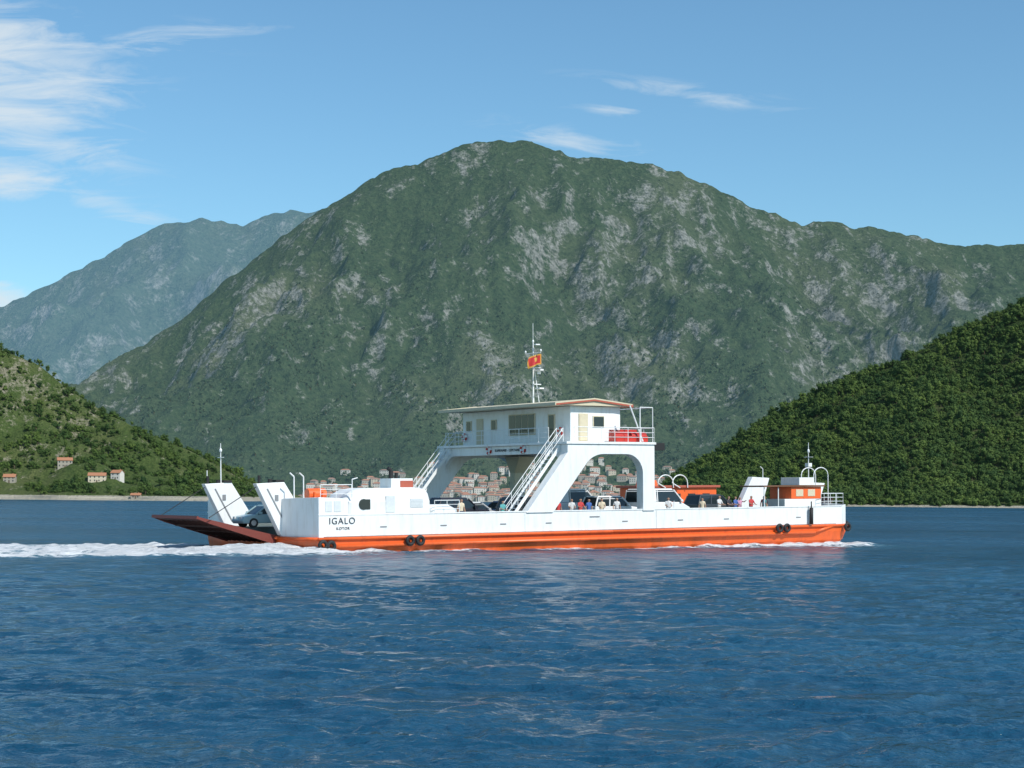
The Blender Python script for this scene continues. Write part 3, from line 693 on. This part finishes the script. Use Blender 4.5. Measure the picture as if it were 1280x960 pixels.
b.obj('bow_pipework_and_rails',[white],F)
b=MB(); b.loft([[(x,y,4.1) for x,y in rr(39,41,15,16,.3)],[(x,y,4.55) for x,y in rr(39.1,40.9,15.1,15.9,.3)]]); b.obj('locker',[orange],F)
b=MB(); b.box(30.5,31.7,15.2,16.2,1.52,3.2); b.box(33,34.3,15.2,16.2,1.52,3.0); b.obj('deck_lockers',[white],F,bevel=.03)

# ---------------------------------------------------------------- vehicles
tyre=flat('tyre',(.02,.02,.02),.8); lampw=flat('headlamp',(.7,.7,.7),.15); lampr=flat('tail_lamp',(.4,.02,.02),.3); rimm=flat('wheel_rim',(.5,.5,.5),.3,.8)
def vehicle(name,u,v,rot,c,kind='car'):
    e=empty(name,(u,v,1.5),(0,0,rot),F); p=paint(name+'_paint',c,rough=.25,amt=.1)
    if kind=='van':
        Lh,wd,bz,rz=2.5,.98,1.40,2.35; low=[(-2.5,.35),(2.35,.35),(2.5,.6),(2.45,.95),(1.6,1.35),(-2.48,1.4)]; gb=(-2.48,1.75); gt=(-2.4,.9)
    elif kind=='suv':
        Lh,wd,bz,rz=2.2,.93,1.15,1.85; low=[(-2.2,.35),(2.15,.35),(2.2,.7),(2.1,1.0),(1.1,1.13),(-2.15,1.15)]; gb=(-2.1,1.15); gt=(-1.8,.45)
    else:
        Lh,wd,bz,rz=2.1,.87,.92,1.48; low=[(-2.1,.28),(2.05,.28),(2.12,.5),(2.0,.75),(1.05,.9),(-1.7,.95),(-2.1,.85)]; gb=(-1.75,1.1); gt=(-1.15,.35)
    b=MB(); b.py(low,-wd,wd); b.obj('body',[p],e,bevel=.07)
    wt=wd-.17
    b=MB(); b.loft([[(gb[0],-wd+.04,bz-.02),(gb[1],-wd+.04,bz-.02),(gb[1],wd-.04,bz-.02),(gb[0],wd-.04,bz-.02)],[(gt[0],-wt,rz-.05),(gt[1],-wt,rz-.05),(gt[1],wt,rz-.05),(gt[0],wt,rz-.05)]]); b.obj('windows',[glass],e)
    b=MB(); b.loft([[(gt[0]-.05,-wt-.04,rz-.18),(gt[1]+.07,-wt-.04,rz-.18),(gt[1]+.07,wt+.04,rz-.18),(gt[0]-.05,wt+.04,rz-.18)],[(gt[0]+.1,-wt+.1,rz+.05),(gt[1]-.1,-wt+.1,rz+.05),(gt[1]-.1,wt-.1,rz+.05),(gt[0]+.1,wt-.1,rz+.05)]])
    for sy in (-1,1):
        for fb,ft in ((gb[0],gt[0]),(gb[1],gt[1]),((gb[0]*.6+gb[1]*.4),(gt[0]*.5+gt[1]*.5))):
            b.cyl((fb,sy*(wd-.04),bz-.02),(ft,sy*wt,rz-.05),.06,6)
        b.box(gb[1]-.35,gb[1]-.15,sy*(wd+.0),sy*(wd+.18),bz-.0,bz+.15)
    if kind=='van':
        for sy in (-1,1): b.loft([[(-2.46,sy*(wd-.03),bz),(-.9,sy*(wd-.03),bz),(-.9,sy*(wd+.0),bz),(-2.46,sy*wd,bz)],[(-2.4,sy*(wt-.0),rz-.05),(-.9,sy*wt,rz-.05),(-.9,sy*(wt+.03),rz-.05),(-2.4,sy*(wt+.03),rz-.05)]])
    b.obj('roof_and_pillars',[p],e)
    b=MB()
    for x in (-Lh*.62,Lh*.62):
        for sy in (-1,1):
            b.cyl((x,sy*(wd-.2),.33),(x,sy*(wd+.01),.33),.33,16,0); b.cyl((x,sy*(wd),.33),(x,sy*(wd+.02),.33),.19,12,1)
    b.obj('wheels',[tyre,rimm],e)
    b=MB()
    for sy in (-1,1):
        b.box(Lh-.12,Lh+.01,sy*wd*.6-.15,sy*wd*.6+.15,.6,.75,0); b.box(-Lh-.015,-Lh+.1,sy*wd*.75-.1,sy*wd*.75+.1,.65,.85,1)
    b.obj('lamps',[lampw,lampr],e)
Wt=(.80,.80,.80)
vehicle('hatchback_car',-.3,7.0,math.pi,(.30,.42,.44)); vehicle('hatchback_car',6.5,9.5,0,(.03,.03,.035))
vehicle('suv_car',13.2,4.0,0,(.02,.02,.03),'suv'); vehicle('hatchback_car',12.8,9.5,0,(.35,.03,.03)); vehicle('hatchback_car',16.9,7.6,0,(.5,.52,.54))
vehicle('suv_car',19.0,3.6,0,(.05,.055,.06),'suv'); vehicle('hatchback_car',21.6,9.6,0,(.12,.16,.25))
vehicle('suv_car',26.4,3.2,0,Wt,'suv'); vehicle('minivan',31.8,4.2,0,Wt,'van'); vehicle('minivan',26.6,8.4,0,Wt,'van'); vehicle('hatchback_car',21.8,5.6,0,(.4,.42,.44)); vehicle('hatchback_car',32.3,11.8,0,(.05,.05,.07))
vehicle('suv_car',38.0,5.0,0,(.05,.06,.07),'suv')

# ---------------------------------------------------------------- people
skin=flat('skin',(.42,.24,.16),.6); hairs=[flat('dark_hair',(.03,.02,.012),.7),flat('brown_hair',(.12,.06,.03),.7),flat('grey_hair',(.35,.33,.3),.7)]
shoe=flat('shoes',(.04,.03,.03),.6)
def person(u,v,z,face,pose,shirt,pants,hair=0,h=1.0):
    A=[];R=[];E=[]
    def av(p,r): A.append(p); R.append(r); return len(A)-1
    pel=av((0,0,.95),.135); sp1=av((0,.01,1.13),.125); ch=av((0,0,1.33),.15); nk=av((0,-.01,1.49),.06); hb=av((0,-.03,1.58),.085); hm=av((0,-.03,1.66),.1); ht=av((0,-.02,1.74),.07)
    E+=[(pel,sp1),(sp1,ch),(ch,nk),(nk,hb),(hb,hm),(hm,ht)]
    hands=[]
    for s in (-1,1):
        sh=av((s*.19,0,1.41),.062)
        if pose=='lean': pts=[((s*.24,-.12,1.16),.046),((s*.16,-.38,1.08),.034),((s*.13,-.46,1.07),.03)]
        elif pose=='point' and s==1: pts=[((s*.3,-.22,1.36),.046),((s*.33,-.46,1.46),.034),((s*.33,-.55,1.48),.03)]
        else: pts=[((s*.26,.03,1.13),.046),((s*.27,-.06,.88),.034),((s*.27,-.08,.80),.03)]
        E.append((ch,sh)); pr_=sh
        for p,r in pts: q=av(p,r); E.append((pr_,q)); pr_=q
        hands.append((Vector(pts[1][0]),Vector(pts[2][0]),s))
        hp=av((s*.09,0,.90),.095)
        lp=[((s*.10,-.02,.49),.066),((s*.11,.02,.09),.043),((s*.12,-.14,.045),.04)]
        E.append((pel,hp)); pr_=hp
        for p,r in lp: q=av(p,r); E.append((pr_,q)); pr_=q
    me=bpy.data.meshes.new('p'); me.from_pydata(A,E,[]); ob=bpy.data.objects.new('p',me); COL.objects.link(ob)
    sk=ob.modifiers.new('s','SKIN'); su=ob.modifiers.new('u','SUBSURF'); su.levels=1; su.render_levels=1
    sv=me.skin_vertices[0].data
    for i,r in enumerate(R): sv[i].radius=(r*(1.25 if i in (sp1,ch,pel) else 1),r*(.85 if i in (sp1,ch) else 1)); sv[i].use_root=(i==0)
    dg=bpy.context.evaluated_depsgraph_get(); dg.update(); m2=bpy.data.meshes.new_from_object(ob.evaluated_get(dg)); bpy.data.objects.remove(ob)
    m2.name='body'; m2.materials.clear()
    for mt in (skin,hairs[hair],flat('shirt',shirt,.8),flat('trousers',pants,.8),shoe): m2.materials.append(mt)
    for p in m2.polygons:
        c_=p.center; p.use_smooth=True
        if c_.z>1.50: k=1 if (c_.z>1.70 or (c_.y>.0 and c_.z>1.57)) else 0
        elif abs(c_.x)>.2 and (c_.z<1.22 or c_.y<-.15) and c_.z>.7: k=0
        elif c_.y<-.2 and c_.z>1.0: k=0
        elif c_.z>.93: k=2
        elif c_.z>.10: k=3
        else: k=4
        p.material_index=k
    e=empty('ferry_passenger',(u,v,z),(0,0,face),F); e.scale=(h,h,h)
    bo=bpy.data.objects.new('body',m2); COL.objects.link(bo); bo.parent=e
    b=MB()
    for wr,hd,s in hands:
        d=(hd-wr).normalized(); sd_=d.cross(Vector((0,0,1))); sd_=sd_.normalized() if sd_.length>.1 else Vector((0,1,0))
        for k in range(4): 
            a=hd+sd_*(k-1.5)*.018; L_=[.06,.07,.065,.05][k]; m_=a+d*L_*.6; b.cyl(tuple(a-d*.02),tuple(m_),.009,5,0); b.cyl(tuple(m_),tuple(m_+(d+Vector((0,0,-.6))).normalized()*L_*.5),.008,5,0)
        b.cyl(tuple(wr+d*.04),tuple(wr+d*.07+sd_*.05*s),.011,5,0)
    b.ell((0,-.135,1.64),(.014,.022,.02),0,6,5)
    for s in (-1,1): b.ell((s*.035,-.118,1.665),(.013,.01,.009),1,6,5); b.ell((s*.1,-.03,1.65),(.012,.02,.03),0,6,5)
    b.ell((0,-.122,1.595),(.025,.008,.007),2,6,5)
    b.obj('hands_and_face',[skin,dark,redp],e)
cols_=[(.6,.6,.6),(.5,.05,.05),(.05,.12,.35),(.65,.55,.4),(.03,.03,.04),(.1,.35,.35),(.6,.3,.4)]
pj=[(20.9,.75,'lean',0,1),(21.7,.75,'lean',1,0),(22.5,.8,'stand',2,1),(23.6,.7,'lean',3,0),(25.4,1.2,'stand',0,2),(19.9,1.0,'stand',1,0),
    (35.0,.7,'lean',0,0),(33.9,1.4,'stand',3,1),(36.0,.75,'lean',4,0),(36.7,.75,'lean',2,1),(37.2,.8,'point',6,1),(38.4,.8,'lean',1,0),(40.2,1.2,'stand',5,1),(40.9,2.0,'stand',1,0),(15.2,1.2,'lean',5,0),(11.6,1.0,'stand',3,0),(30.0,.8,'lean',0,1)]
for i,(u,v,ps,ci_,hr) in enumerate(pj):
    person(u,v,1.51,random.uniform(-.5,.5) if ps!='stand' else random.uniform(-2,1.5),ps,cols_[ci_],random.choice([(.03,.04,.08),(.3,.27,.2),(.02,.02,.02)]),hr,random.uniform(.94,1.05))
print('done', len(bpy.data.objects))
